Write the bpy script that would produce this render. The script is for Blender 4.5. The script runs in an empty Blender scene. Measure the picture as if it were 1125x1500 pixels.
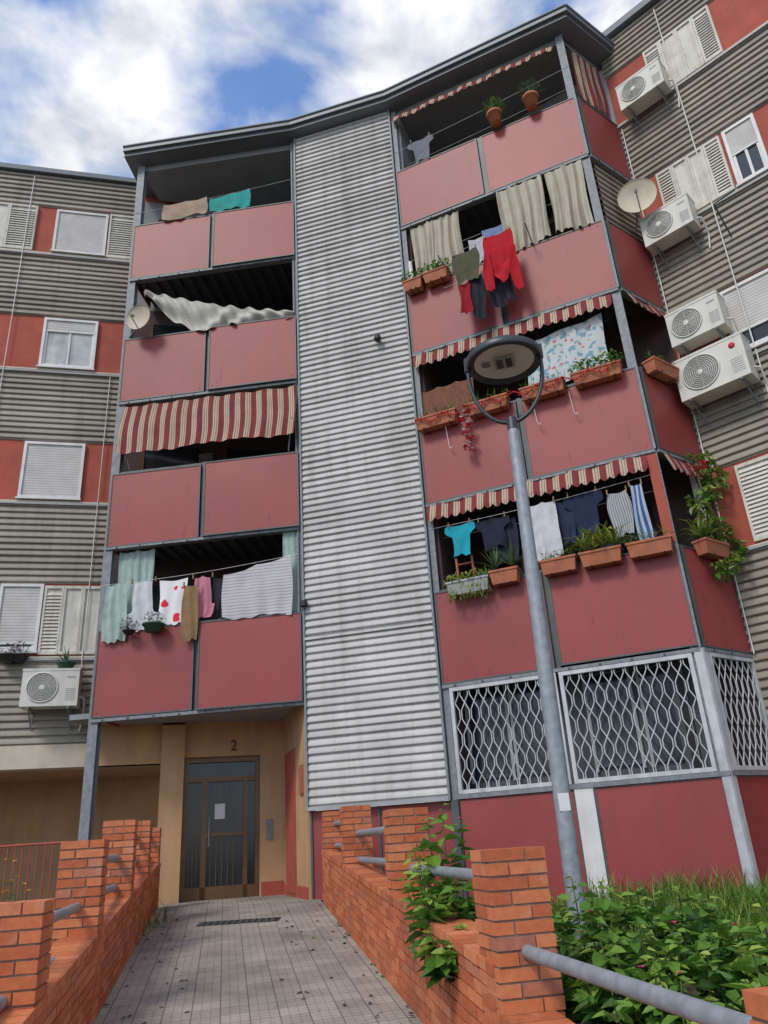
import bpy, math, random
from mathutils import Vector, Matrix
R=random.Random(7)
E=1.6
scene=bpy.context.scene
# ------------------------------------------------------------ materials
def nmat(name):
    m=bpy.data.materials.new(name); m.use_nodes=True
    nt=m.node_tree; b=nt.nodes["Principled BSDF"]
    return m,nt,b
def lk(nt,a,b): nt.links.new(a,b)
def noise(nt,scale,detail=4,vec=None,rough=.55):
    n=nt.nodes.new("ShaderNodeTexNoise"); n.inputs["Scale"].default_value=scale; n.inputs["Detail"].default_value=detail
    n.inputs["Roughness"].default_value=rough
    if vec is not None: lk(nt,vec,n.inputs["Vector"])
    return n.outputs["Fac"]
def ramp(nt,fac,pts):
    r=nt.nodes.new("ShaderNodeValToRGB"); lk(nt,fac,r.inputs[0]); e=r.color_ramp.elements
    while len(e)<len(pts): e.new(.5)
    for i,(p,c) in enumerate(pts):
        e[i].position=p; e[i].color=(c[0],c[1],c[2],1) if not isinstance(c,(int,float)) else (c,c,c,1)
    return r.outputs[0]
def mix(nt,fac,a,b,mode='MIX'):
    n=nt.nodes.new("ShaderNodeMix"); n.data_type='RGBA'; n.blend_type=mode
    for v,i in ((fac,0),(a,6),(b,7)):
        if isinstance(v,bpy.types.NodeSocket): lk(nt,v,n.inputs[i])
        elif i==0: n.inputs[0].default_value=v
        else: n.inputs[i].default_value=(v[0],v[1],v[2],1)
    return n.outputs[2]
def objco(nt,sx=1,sy=1,sz=1):
    t=nt.nodes.new("ShaderNodeTexCoord"); mp=nt.nodes.new("ShaderNodeMapping")
    mp.inputs["Scale"].default_value=(sx,sy,sz); lk(nt,t.outputs["Object"],mp.inputs["Vector"]); return mp.outputs[0]
def bump(nt,b,h,st=.3,d=.01):
    n=nt.nodes.new("ShaderNodeBump"); n.inputs["Strength"].default_value=st; n.inputs["Distance"].default_value=d
    lk(nt,h,n.inputs["Height"]); lk(nt,n.outputs[0],b.inputs["Normal"])
def mul(nt,s,k):
    mm=nt.nodes.new("ShaderNodeMath"); mm.operation='MULTIPLY'; mm.inputs[1].default_value=k; lk(nt,s,mm.inputs[0]); return mm.outputs[0]
def mat(name,col,rough=.6,metal=0,var=.18,scale=3,streak=.0,bmp=.15,bscale=40,dirt=(.1,.09,.08),attr=0,blotch=0,peel=0):
    m,nt,b=nmat(name)
    f=noise(nt,scale,6,objco(nt))
    lo=[c*(1-var) for c in col]; hi=[min(1,c*(1+var)) for c in col]
    c=ramp(nt,f,[(.3,lo),(.7,hi)])
    if attr:
        a=nt.nodes.new("ShaderNodeAttribute"); a.attribute_name="var"
        c=mix(nt,1,c,ramp(nt,a.outputs["Fac"],[(0,1-attr),(1,1+attr)]),'MULTIPLY')
    if streak>0:
        s=noise(nt,1.0,5,objco(nt,7,7,.5)); s2=ramp(nt,s,[(.48,0),(.75,1)])
        c=mix(nt,mul(nt,s2,streak),c,dirt)
    if blotch>0:
        s=noise(nt,1.0,2,objco(nt,9,9,2.0),.4); s2=ramp(nt,s,[(.71,0),(.735,1)]); c=mix(nt,mul(nt,s2,blotch),c,[x*.5 for x in col])
        s=noise(nt,1.3,7,objco(nt,1,1,1),.6); s2=ramp(nt,s,[(.5,0),(.8,1)]); c=mix(nt,mul(nt,s2,.2),c,[x*1.3+.03 for x in col])
    if peel>0:
        s=noise(nt,7,7,objco(nt),.7); s2=ramp(nt,s,[(.58,0),(.62,1)]); c=mix(nt,mul(nt,s2,peel),c,dirt)
    lk(nt,c,b.inputs["Base Color"]); b.inputs["Roughness"].default_value=rough; b.inputs["Metallic"].default_value=metal
    if bmp>0: bump(nt,b,noise(nt,bscale,4,objco(nt)),bmp,.004)
    return m
def varmat(name,stops,rough=.7,trans=0,bmp=.2):
    m,nt,b=nmat(name)
    a=nt.nodes.new("ShaderNodeAttribute"); a.attribute_name="var"
    c=ramp(nt,a.outputs["Fac"],stops)
    f=noise(nt,25,5,objco(nt)); c=mix(nt,.35,c,ramp(nt,f,[(.3,.25),(.7,.85)]),'SOFT_LIGHT')
    if bmp:
        g=noise(nt,1.6,6,objco(nt),.6); c=mix(nt,mul(nt,ramp(nt,g,[(.5,0),(.72,1)]),.5),c,(.15,.08,.055))
        g=noise(nt,5,6,objco(nt),.7); c=mix(nt,mul(nt,ramp(nt,g,[(.6,0),(.72,1)]),.4),c,(.5,.36,.27))
    lk(nt,c,b.inputs["Base Color"]); b.inputs["Roughness"].default_value=rough
    if trans>0:
        t=nt.nodes.new("ShaderNodeBsdfTranslucent"); lk(nt,c,t.inputs[0]); mx=nt.nodes.new("ShaderNodeMixShader"); mx.inputs[0].default_value=trans
        o=nt.nodes["Material Output"]; lk(nt,b.outputs[0],mx.inputs[1]); lk(nt,t.outputs[0],mx.inputs[2]); lk(nt,mx.outputs[0],o.inputs[0])
    elif bmp: bump(nt,b,f,bmp,.006)
    return m
def stripemat(name,c1,c2,period,duty=.5,horizontal=False,c3=None,trans=.25):
    m,nt,b=nmat(name)
    t=nt.nodes.new("ShaderNodeUVMap"); s=nt.nodes.new("ShaderNodeSeparateXYZ"); lk(nt,t.outputs[0],s.inputs[0])
    d=nt.nodes.new("ShaderNodeMath"); d.operation='DIVIDE'; d.inputs[1].default_value=period; lk(nt,s.outputs[1 if horizontal else 0],d.inputs[0])
    fr=nt.nodes.new("ShaderNodeMath"); fr.operation='FRACT'; lk(nt,d.outputs[0],fr.inputs[0])
    r=nt.nodes.new("ShaderNodeValToRGB"); r.color_ramp.interpolation='CONSTANT'; lk(nt,fr.outputs[0],r.inputs[0])
    e=r.color_ramp.elements; e[0].position=0; e[0].color=(*c1,1); e[1].position=duty; e[1].color=(*c2,1)
    if c3:
        k=e.new(duty+.14); k.color=(*c3,1); k=e.new(duty+.2); k.color=(*c2,1); k=e.new(duty+.34); k.color=(*c3,1); k=e.new(duty+.4); k.color=(*c2,1)
    c=mix(nt,.4,r.outputs[0],ramp(nt,noise(nt,4,6,objco(nt)),[(.3,.25),(.7,.75)]),'SOFT_LIGHT')
    lk(nt,c,b.inputs["Base Color"]); b.inputs["Roughness"].default_value=.85
    if trans>0:
        tr=nt.nodes.new("ShaderNodeBsdfTranslucent"); lk(nt,c,tr.inputs[0]); mx=nt.nodes.new("ShaderNodeMixShader"); mx.inputs[0].default_value=trans
        o=nt.nodes["Material Output"]; lk(nt,b.outputs[0],mx.inputs[1]); lk(nt,tr.outputs[0],mx.inputs[2]); lk(nt,mx.outputs[0],o.inputs[0])
    return m
def spotmat(name,base,spot,scale,th=.25,spot2=None):
    m,nt,b=nmat(name)
    v=nt.nodes.new("ShaderNodeTexVoronoi"); v.inputs["Scale"].default_value=scale
    nz=nt.nodes.new("ShaderNodeTexNoise"); nz.inputs["Scale"].default_value=scale*1.5; oc=objco(nt); lk(nt,oc,nz.inputs["Vector"])
    vv=mix(nt,.08,oc,nz.outputs["Color"],'ADD'); lk(nt,vv,v.inputs["Vector"])
    f=ramp(nt,v.outputs["Distance"],[(th-.03,1),(th+.03,0)])
    c=mix(nt,f,base,spot)
    if spot2:
        f2=ramp(nt,noise(nt,scale*1.3,4,objco(nt)),[(.53,0),(.58,1)]); c=mix(nt,f2,c,spot2)
    lk(nt,c,b.inputs["Base Color"]); b.inputs["Roughness"].default_value=.85; return m
_cl={}
def cloth(col):
    k=tuple(col)
    if k not in _cl:
        m,nt,b=nmat("fabric_%d"%len(_cl)); f=noise(nt,6,5,objco(nt))
        c=ramp(nt,f,[(.3,[x*.8 for x in col]),(.7,[min(1,x*1.12) for x in col])])
        lk(nt,c,b.inputs["Base Color"]); b.inputs["Roughness"].default_value=.9
        tr=nt.nodes.new("ShaderNodeBsdfTranslucent"); lk(nt,c,tr.inputs[0]); mx=nt.nodes.new("ShaderNodeMixShader"); mx.inputs[0].default_value=.25
        o=nt.nodes["Material Output"]; lk(nt,b.outputs[0],mx.inputs[1]); lk(nt,tr.outputs[0],mx.inputs[2]); lk(nt,mx.outputs[0],o.inputs[0])
        _cl[k]=m
    return _cl[k]

M={}
M['red']=mat("red_panel",(.285,.046,.043),.5,0,.10,.9,.35,.05,60,dirt=(.19,.05,.045),attr=.09,blotch=.45)
M['redwall']=mat("red_plaster",(.38,.082,.05),.85,0,.15,3,.35,.3,dirt=(.2,.07,.05))
M['frame']=mat("dark_steel",(.085,.09,.09),.5,.2,.2)
M['galv']=mat("galvanised_steel",(.20,.212,.222),.6,.1,.25,14,.3,.05,dirt=(.12,.12,.12))
M['pole']=mat("galvanised_pole",(.28,.305,.325),.5,.2,.22,16,.3,.05,dirt=(.2,.21,.22))
M['strip']=mat("corrugated_cladding",(.46,.445,.42),.6,0,.16,.9,.5,.05,30,dirt=(.24,.225,.20),attr=.14)
M['wing']=mat("corrugated_cladding_weathered",(.285,.252,.20),.65,0,.18,.9,.5,.05,30,dirt=(.15,.13,.10),attr=.14)
M['deck']=mat("steel_deck",(.085,.088,.09),.6,.1,.2)
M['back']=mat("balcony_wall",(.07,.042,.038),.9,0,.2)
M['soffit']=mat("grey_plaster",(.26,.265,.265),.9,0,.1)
M['roof']=mat("roof_metal",(.14,.155,.17),.5,.15,.15,2,.2)
M['beige']=mat("beige_plaster",(.50,.30,.155),.9,0,.12,2,.4,.2,dirt=(.28,.16,.09))
M['cream']=mat("cream_paint",(.56,.49,.37),.7,0,.1,3,.4,.1,dirt=(.36,.28,.19))
M['shut']=mat("shutter_paint",(.60,.57,.49),.65,0,.12,4,.6,.1,dirt=(.34,.27,.19),peel=.45)
M['white']=mat("white_paint",(.66,.65,.62),.5,0,.1,4,.4,.05,dirt=(.40,.37,.33))
M['grille']=mat("grille_paint",(.50,.505,.505),.55,.05,.15,6,.35)
M['roll']=stripemat("roller_shutter",(.56,.53,.49),(.32,.31,.29),.05,.8,True,trans=0)
M['glass']=mat("dark_glass",(.02,.024,.028),.12,0,.3,1,0,0)
M['curt']=mat("net_curtain",(.50,.50,.47),.25,0,.25,3,.5,0,dirt=(.2,.2,.2))
M['bronze']=mat("bronze_frame",(.13,.07,.03),.35,.3,.2)
M['wood']=mat("wood_board",(.32,.17,.08),.7,0,.25,5,.4)
M['ac']=mat("ac_casing",(.62,.60,.53),.5,0,.06,5,.4,.0,dirt=(.38,.35,.28))
M['acfan']=mat("ac_fan_grille",(.15,.15,.14),.6)
M['black']=mat("black_plastic",(.02,.021,.023),.5,0,.2)
M['grey']=mat("grey_paint",(.33,.335,.33),.5,0,.12)
M['terra']=mat("terracotta",(.40,.13,.06),.8,0,.18,8,.4)
M['green']=mat("green_plastic",(.02,.09,.06),.5)
M['mortar']=mat("mortar",(.25,.165,.12),.95,0,.2,20,0,.4)
M['soil']=mat("soil",(.10,.075,.05),.98,0,.35,5,0,.8,20)
M['awn']=stripemat("striped_awning",(.24,.035,.04),(.56,.48,.34),.19,.5,c3=(.34,.11,.08))
M['brick']=varmat("brick",[(0,(.40,.10,.036)),(.5,(.52,.145,.052)),(.9,(.60,.20,.085)),(1,(.36,.13,.08))],.85,0,.4)
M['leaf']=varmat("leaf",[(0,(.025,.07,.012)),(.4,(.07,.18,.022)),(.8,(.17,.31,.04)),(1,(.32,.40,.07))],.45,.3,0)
M['leafdk']=varmat("leaf_blue_green",[(0,(.03,.06,.03)),(1,(.15,.24,.10))],.55,.25,0)
M['dry']=varmat("dry_leaf",[(0,(.05,.035,.02)),(1,(.16,.11,.08))],.8,.2,0)
M['yleaf']=varmat("yellow_green_leaf",[(0,(.07,.14,.02)),(.6,(.2,.27,.04)),(1,(.42,.40,.08))],.5,.3,0)
M['stem']=mat("stem",(.08,.11,.04),.8)
M['pink']=mat("pink_petal",(.70,.05,.2),.6)
M['rose']=mat("red_petal",(.5,.01,.02),.6)
M['yellow']=mat("yellow_petal",(.8,.5,.03),.6)
M['lens']=mat("lamp_diffuser",(.72,.70,.66),.4,0,.05)
M['lampgrey']=mat("lamp_casing",(.045,.052,.06),.4,.3,.1)
M['lace']=spotmat("lace",(.47,.445,.38),(.27,.25,.2),20,.22)
M['floral']=spotmat("floral_print",(.50,.52,.50),(.50,.13,.14),8,.22,(.16,.31,.36))
M['redflower']=spotmat("red_flower_print",(.74,.72,.70),(.65,.02,.04),5.5,.33)
M['sheet']=stripemat("striped_sheet",(.68,.66,.66),(.48,.41,.45),.05,.7,True)
M['greystripe']=stripemat("striped_shirt_fabric",(.55,.55,.55),(.22,.24,.27),.03,.6)
M['plaid']=stripemat("plaid_fabric",(.5,.58,.68),(.07,.14,.33),.07,.5)
M['curtain']=stripemat("striped_curtain",(.60,.55,.42),(.42,.37,.28),.16,.65)
M['voile']=cloth((.45,.56,.50))
M['rug']=mat("reed_screen",(.19,.075,.04),.95,0,.3,25,.3,.5,dirt=(.08,.04,.03))
def pavemat():
    m,nt,b=nmat("paving_tiles")
    uv=nt.nodes.new("ShaderNodeUVMap").outputs[0]
    def br(w,mort):
        t=nt.nodes.new("ShaderNodeTexBrick"); t.offset=0; t.squash=1
        t.inputs["Scale"].default_value=1; t.inputs["Brick Width"].default_value=w; t.inputs["Row Height"].default_value=w
        t.inputs["Mortar Size"].default_value=mort; t.inputs["Mortar Smooth"].default_value=.2
        t.inputs["Color1"].default_value=(.31,.275,.24,1); t.inputs["Color2"].default_value=(.40,.36,.315,1); t.inputs["Mortar"].default_value=(.20,.175,.15,1)
        lk(nt,uv,t.inputs[0]); return t
    a=br(.2,.005); c2=br(.2/3,.0045)
    c2.inputs["Color1"].default_value=(1,1,1,1);c2.inputs["Color2"].default_value=(1,1,1,1);c2.inputs["Mortar"].default_value=(.74,.72,.70,1)
    c=mix(nt,1,a.outputs[0],c2.outputs[0],'MULTIPLY')
    st=ramp(nt,noise(nt,.9,8,objco(nt),.65),[(.36,.62),(.6,1.05)]); c=mix(nt,1,c,st,'MULTIPLY')
    st=ramp(nt,noise(nt,14,3,objco(nt)),[(.28,.5),(.36,1.0)]); c=mix(nt,.7,c,st,'MULTIPLY')
    lk(nt,c,b.inputs["Base Color"]); b.inputs["Roughness"].default_value=.9
    bump(nt,b,c2.outputs["Color"],.4,.004); return m
M['pave']=pavemat()
M['ground']=mat("ground_asphalt",(.12,.115,.105),.95,0,.2,2,0,.4)

# ------------------------------------------------------------ geometry helpers
class Fr:
    def __init__(s,o,d):
        l=math.hypot(*d); s.o=o; s.d=(d[0]/l,d[1]/l); s.n=(s.d[1],-s.d[0])
    def p(s,u,w,z):
        return Vector((s.o[0]+s.d[0]*u+s.n[0]*w, s.o[1]+s.d[1]*u+s.n[1]*w, z+E))
class B:
    def __init__(s,name): s.name=name; s.v=[];s.f=[];s.m=[];s.uv=[];s.var=[];s.mats=[];s.sm=[]
    def mi(s,m):
        if isinstance(m,str): m=M[m]
        if m not in s.mats: s.mats.append(m)
        return s.mats.index(m)
    def add(s,verts,faces,m,uvs=None,var=.5,smooth=False):
        b=len(s.v); s.v.extend(Vector(v) for v in verts); k=s.mi(m)
        for f in faces:
            s.f.append([b+i for i in f]); s.m.append(k); s.var.append(var); s.sm.append(smooth)
            if uvs: s.uv.append([uvs[i] for i in f])
            else:
                P=[Vector(verts[i]) for i in f]; n=Vector((0,0,0))
                for i in range(len(P)):
                    n+=P[i].cross(P[(i+1)%len(P)])
                if n.length>0: n.normalize()
                if abs(n.z)>.7: s.uv.append([(q.x,q.y) for q in P])
                else:
                    t=Vector((-n.y,n.x)); t=t/max(t.length,1e-6); s.uv.append([(q.x*t.x+q.y*t.y,q.z) for q in P])
    def box8(s,c,m,var=.5):
        s.add(c,[(0,3,2,1),(4,5,6,7),(0,1,5,4),(1,2,6,5),(2,3,7,6),(3,0,4,7)],m,None,var)
    def box(s,fr,u0,u1,w0,w1,z0,z1,m,var=.5):
        s.box8([fr.p(u0,w0,z0),fr.p(u1,w0,z0),fr.p(u1,w1,z0),fr.p(u0,w1,z0),fr.p(u0,w0,z1),fr.p(u1,w0,z1),fr.p(u1,w1,z1),fr.p(u0,w1,z1)],m,var)
    def cyl(s,a,b,r0,m,r1=None,n=10,cap=True,smooth=True):
        a=Vector(a);b=Vector(b); r1=r0 if r1 is None else r1
        ax=(b-a).normalized(); t=Vector((0,0,1)) if abs(ax.z)<.9 else Vector((1,0,0))
        x=ax.cross(t).normalized(); y=ax.cross(x)
        vs=[];
        for i in range(n):
            c=math.cos(2*math.pi*i/n); q=math.sin(2*math.pi*i/n)
            vs.append(a+x*c*r0+y*q*r0); vs.append(b+x*c*r1+y*q*r1)
        s.add(vs,[(2*i,2*((i+1)%n),2*((i+1)%n)+1,2*i+1) for i in range(n)],m,None,.5,smooth)
        if cap: s.add(vs,[tuple(2*i for i in range(n))[::-1],tuple(2*i+1 for i in range(n))],m)
    def tube(s,pts,r,m,n=8):
        for i in range(len(pts)-1): s.cyl(pts[i],pts[i+1],r,m,None,n)
    def lathe(s,c,prof,m,n=32,ax=None,xx=None,smooth=True):
        c=Vector(c); ax=Vector(ax or (0,0,1)).normalized(); t=Vector((1,0,0)) if abs(ax.x)<.9 else Vector((0,1,0))
        x=ax.cross(t).normalized(); y=ax.cross(x); vs=[]
        for r,h in prof:
            for i in range(n): a=2*math.pi*i/n; vs.append(c+ax*h+x*math.cos(a)*r+y*math.sin(a)*r)
        s.add(vs,[(j*n+i,j*n+(i+1)%n,(j+1)*n+(i+1)%n,(j+1)*n+i) for j in range(len(prof)-1) for i in range(n)],m,None,.5,smooth)
    def leaf(s,p,d,L,W,m,var,fold=.25):
        d=Vector(d).normalized(); sd=d.cross(Vector((0,0,1)))
        if sd.length<.1: sd=Vector((1,0,0))
        sd.normalize(); up=sd.cross(d).normalized(); roll=R.uniform(-.7,.7)
        sd=(sd*math.cos(roll)+up*math.sin(roll)); up=sd.cross(d).normalized(); p=Vector(p)
        f=W*fold; dr=Vector((0,0,-L*.18))
        vs=[p,p+d*L*.3+sd*W*.5+up*f,p+d*L*.68+sd*W*.36+up*f*.7+dr*.5,p+d*L+dr,p+d*L*.68-sd*W*.36+up*f*.7+dr*.5,p+d*L*.3-sd*W*.5+up*f]
        s.add(vs,[(0,1,2,3),(0,3,4,5)],m,None,var)
    def make(s,parent=None):
        me=bpy.data.meshes.new(s.name)
        c=Vector((0,0,0))
        if parent is None and s.v:
            lo=Vector([min(v[i] for v in s.v) for i in range(3)]); hi=Vector([max(v[i] for v in s.v) for i in range(3)])
            c=(lo+hi)/2; c.z=lo.z
        me.from_pydata([v-c for v in s.v],[],s.f)
        for m in s.mats: me.materials.append(m)
        me.polygons.foreach_set("material_index",s.m)
        me.polygons.foreach_set("use_smooth",s.sm)
        uv=me.uv_layers.new(name="UVMap"); flat=[x for f in s.uv for q in f for x in q]
        uv.data.foreach_set("uv",flat)
        a=me.attributes.new("var",'FLOAT','FACE'); a.data.foreach_set("value",s.var)
        me.update()
        o=bpy.data.objects.new(s.name,me); scene.collection.objects.link(o); o.location=c
        if parent: o.parent=parent
        return o

FL=Fr((-4.63,11.75),(.9945,-.1045)); LL=3.32
FS=Fr((-1.33,11.4),(.966,-.259)); LS=2.035
FR=Fr((.636,10.873),(.913,-.408)); LR=3.458
FD=Fr((3.793,9.462),(.794,.607)); LD=1.13
WL=Fr((-5.86,12.33),(.971,.238))
WR=Fr((4.69,10.15),(.731,-.682))
ZB=[2.0+2.77*k for k in range(5)]
PH=1.36

bld=bpy.data.objects.new("apartment_building",None); scene.collection.objects.link(bld)
def corr(b,fr,u0,u1,z0,z1,w,m,pitch=.13,amp=.04,seg=1):
    """ribbed cladding: each rib leans out toward its lower lip, with a shadow groove under it"""
    n=max(1,round((z1-z0)/pitch)); p=(z1-z0)/n; prof=[]
    for i in range(n):
        k=amp*R.uniform(.85,1.12); dz=R.uniform(-.04,.04)
        for f,h in ((0,.0),(.17,0),(.25,.9),(.34,1),(.62,.8),(.97,.25)): prof.append((z0+p*(i+f+(dz if 0<f else 0)),w+k*h,i))
    prof.append((z1,w,n))
    us=[u0+(u1-u0)*i/seg for i in range(seg+1)]
    for s in range(seg):
        vr=R.uniform(-.12,.12); last=-1
        vs=[]
        for z,ww,_ in prof: vs+= [fr.p(us[s],ww,z),fr.p(us[s+1],ww,z)]
        for i in range(len(prof)-1):
            if prof[i][2]!=last: last=prof[i][2]; vv=min(1,max(0,.5+vr+R.uniform(-.35,.35)))
            b.add(vs[2*i:2*i+4],[(0,1,3,2)],m,None,vv)
cs=B("centre_cladding")
corr(cs,FS,.03,LS-.03,.55,2.90,0,'strip',.112,.034); corr(cs,FS,.03,LS-.03,2.96,13.36,0,'strip',.112,.034)
cs.box(FS,.02,LS-.02,-.08,-.01,.55,13.4,'strip')
cs.box(FS,.02,LS-.02,-.0,.05,2.9,2.94,'strip',1); cs.box(FS,.02,LS-.02,-.0,.06,.5,.55,'grey')
cs.box(FS,0,.03,-.1,.05,.5,13.36,'galv'); cs.box(FS,LS-.03,LS,-.1,.05,.5,13.36,'galv')
cs.make(bld)
wc=B("wing_cladding")
SL=[(3.17,4.43),(5.95,7.17),(8.70,9.94),(11.5,12.74)]
zz=1.77
for a,b_ in SL: corr(wc,WL,-9,.99,zz,a,0,'wing',.118,.036,3); zz=b_
corr(wc,WL,-9,.99,zz,13.62,0,'wing',.118,.036)
wc.box(WL,-9,3.2,-.2,.1,13.62,13.74,'roof')
SRr=[(3.42,4.66),(6.19,7.43),(8.96,10.2),(11.65,12.9)]
zz=.7
for a,b_ in SRr: corr(wc,WR,0,8,zz,a,0,'wing',.118,.036); zz=b_
corr(wc,WR,0,8,zz,13.75,0,'wing',.118,.036)
wc.box(WR,-.3,8,-.2,.14,13.75,13.9,'roof')
for uu in (-5.67,-2.34,): wc.box(WL,uu,uu+.02,.0,.04,1.78,13.6,'grey')
for z in (3.1,5.88,8.62,11.43): wc.box(WL,-9,.99,.0,.06,z,z+.035,'grey')
for z in (3.36,6.13,8.9,11.59): wc.box(WR,0,8,.0,.06,z,z+.035,'grey')
# cables clipped to the wing
for uu,za,zb in ((-1.15,1.8,13.5),(.75,2.9,8.6)): wc.cyl(WL.p(uu,.06,za),WL.p(uu+.02,.06,zb),.009,'white',None,5)
for uu,za,zb in ((1.12,5.2,13.6),(.06,2.0,11.5)): wc.cyl(WR.p(uu,.06,za),WR.p(uu+.02,.06,zb),.011,'white',None,5)
wc.make(bld)
ww=B("wing_walls")
ww.box(WL,-9,4.75,-.25,-.012,1.77,13.62,'redwall')
ww.box(WR,0,8,-.25,-.012,-.8,13.75,'redwall')
for a,b_ in SL: ww.box(WL,-9,.99,-.01,.05,a-.03,a,'cream')
for a,b_ in SRr: ww.box(WR,0,8,-.01,.05,a-.03,a,'cream')
ww.box(WL,-9,2.1,-.3,.02,1.42,1.77,'cream')
ww.box(WL,-9,2.1,-4,-.3,1.5,1.77,'beige')
ww.box(WL,-9,4.0,-3.2,-3,-.6,1.77,'beige')
ww.box(WR,0,8,-.01,.04,-.8,.68,'redwall')
ww.make(bld)
win=B("windows")
def window(fr,u0,u1,z0,z1,shut=.5,inner='glass'):
    win.box(fr,u0,u1,-.01,.0,z0,z1,inner)
    t=.05
    for a in ((u0-t,u0,z0-t,z1+t),(u1,u1+t,z0-t,z1+t),(u0,u1,z1,z1+t),(u0,u1,z0-t,z0)): win.box(fr,a[0],a[1],-.01,.05,a[2],a[3],'white')
    zs=z1-(z1-z0)*shut
    if shut>0: win.box(fr,u0,u1,.0,.025,zs,z1,'roll'); win.box(fr,u0,u1,.0,.032,zs-.03,zs,'white')
    if shut<1:
        for q in (u0,(u0+u1)/2-.02,u1-.04): win.box(fr,q,q+.04,.0,.02,z0,zs-.03,'white')
        win.box(fr,u0+.04,u1-.04,.0,.019,z0,z0+.04,'white')
    win.box(fr,u0-t-.02,u1+t+.02,.0,.09,z0-t-.03,z0-t,'white')
sh=B("shutters")
def shutter(fr,u0,u1,z0,z1,louv=(1,0,1)):
    n=len(louv); L=(u1-u0)/n; 
    sh.box(fr,u0,u1,-.008,.02,z0,z1,'shut')
    for i,l in enumerate(louv):
        a=u0+L*i; b_=a+L
        for q in ((a,a+.035),(b_-.035,b_-.004)): sh.box(fr,q[0],q[1],.02,.05,z0,z1,'shut')
        sh.box(fr,a+.035,b_-.035,.02,.048,z1-.05,z1,'shut'); sh.box(fr,a+.035,b_-.035,.02,.048,z0,z0+.05,'shut')
        if l:
            k=int((z1-z0-.1)/.06)
            for j in range(k):
                z=z0+.055+j*.06
                P=[fr.p(a+.035,.021,z+.05),fr.p(b_-.035,.021,z+.05),fr.p(b_-.035,.046,z),fr.p(a+.035,.046,z)]
                Q=[p-Vector((0,0,.008)) for p in P]; sh.box8(Q+P,'shut')
window(WL,-.55,.38,11.6,12.62,1); shutter(WL,-2.6,-.97,11.53,12.7,(0,0,1)); shutter(WL,.46,.97,11.53,12.7,(1,))
window(WL,-.5,.4,8.8,9.84,.22,'curt')
window(WL,-.54,.4,6.05,7.08,1)
window(WL,-.6,-.02,3.3,4.36,.9); shutter(WL,.05,.97,3.2,4.38,(1,0,0))
for k,(a,b_) in enumerate(SL):
    window(WL,-4.6,-3.6,a+.1,b_-.1,.3+.2*k); shutter(WL,-6.6,-5.4,a+.03,b_-.03)
shutter(WR,.75,1.95,11.68,12.85,(1,0,0,1)); window(WR,2.9,3.9,11.8,12.75,.5)
shutter(WR,.42,1.5,9.0,10.14,(1,0,0,1)); window(WR,1.6,2.0,9.05,10.1,.45)
window(WR,.9,2.0,6.3,7.32,.7)
shutter(WR,.42,1.4,3.46,4.6,(1,0)); window(WR,1.6,2.4,3.5,4.5,.6)
win.make(bld); sh.make(bld)
pn=B("balcony_panels"); fm=B("balcony_frames")
def panel(fr,u0,u1,z0,z1,w=0.0):
    nu,nv=6,4; bow=R.uniform(-.006,.010); vs=[]; vr=R.random()
    for j in range(nv+1):
        for i in range(nu+1):
            a=i/nu; c=j/nv; vs.append(fr.p(u0+(u1-u0)*a,w+.018+bow*math.sin(math.pi*a)*math.sin(math.pi*c),z0+(z1-z0)*c))
    pn.add(vs,[(j*(nu+1)+i,j*(nu+1)+i+1,(j+1)*(nu+1)+i+1,(j+1)*(nu+1)+i) for j in range(nv) for i in range(nu)],'red',None,vr,True)
    pn.box(fr,u0,u1,w,w+.008,z0,z1,'red',vr)
    t=.022
    for a in ((u0-t,u0,z0-t,z1+t),(u1,u1+t,z0-t,z1+t),(u0,u1,z1,z1+t),(u0,u1,z0-t,z0)): fm.box(fr,a[0],a[1],w-.02,w+.028,a[2],a[3],'frame')
    fm.box(fr,u0,u1,w-.02,w-.002,z0,z1,'frame')
    for q in (u0+.05,u1-.07):
        for z in (z0+.05,z1-.07): fm.box(fr,q,q+.014,w+.012,w+.026,z,z+.014,'frame')
for k in range(4):
    z0=ZB[k]; z1=z0+PH
    j=[R.uniform(-.02,.02) for _ in range(4)]
    panel(FL,.05,1.58,z0+.03+j[0],z1-.03+j[0]); panel(FL,1.70,LL-.05,z0+.03+j[1],z1-.03+j[1],.04)
    panel(FR,.05,1.61,z0+.03+j[2],z1-.03+j[2]); panel(FR,1.73,LR-.05,z0+.03+j[3],z1-.03+j[3],.0)
    panel(FD,.06,LD-.03,z0+.03,z1-.03)
    fm.box(FL,1.61,1.67,-.08,-.02,z0,z1+.04,'frame'); fm.box(FR,1.64,1.70,-.08,-.02,z0,z1+.04,'frame')
    for fr,L in ((FL,LL),(FR,LR),(FD,LD)):
        fm.box(fr,.02,L-.02,-.09,-.03,z1+.0,z1+.03,'frame')
        fm.box(fr,.02,L-.02,-.09,.025,z0-.045,z0-.0,'galv')
        for i in range(int(L/.4)): fm.box(fr,.2+i*.4,.23+i*.4,.025,.035,z0-.035,z0-.01,'frame')
    pn.box(Fr((-4.55,11.8),(.1045,.9945)),0,.8,-.02,0,z0,z1,'red')
def post(fr,u,z0,z1,s=.13,m='galv'):
    fm.box(fr,u-s/2,u+s/2,-.14,-.125,z0,z1,m); fm.box(fr,u-s/2,u+s/2,-.02,-.005,z0,z1,m); fm.box(fr,u-.008,u+.008,-.125,-.02,z0,z1,m)
post(FL,.06,-.7,13.3,.15); post(FL,LL-.05,2,13.3,.08); post(FR,.06,-.7,13.3,.09); post(FR,LR-.07,-.7,13.3,.13)
fm.box(FR,LR-.15,LR-.02,-.004,.012,3.4,4.7,'redwall')
fm.box(FD,.85,1.0,-.1,-.03,3.4,4.72,'white')
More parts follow.
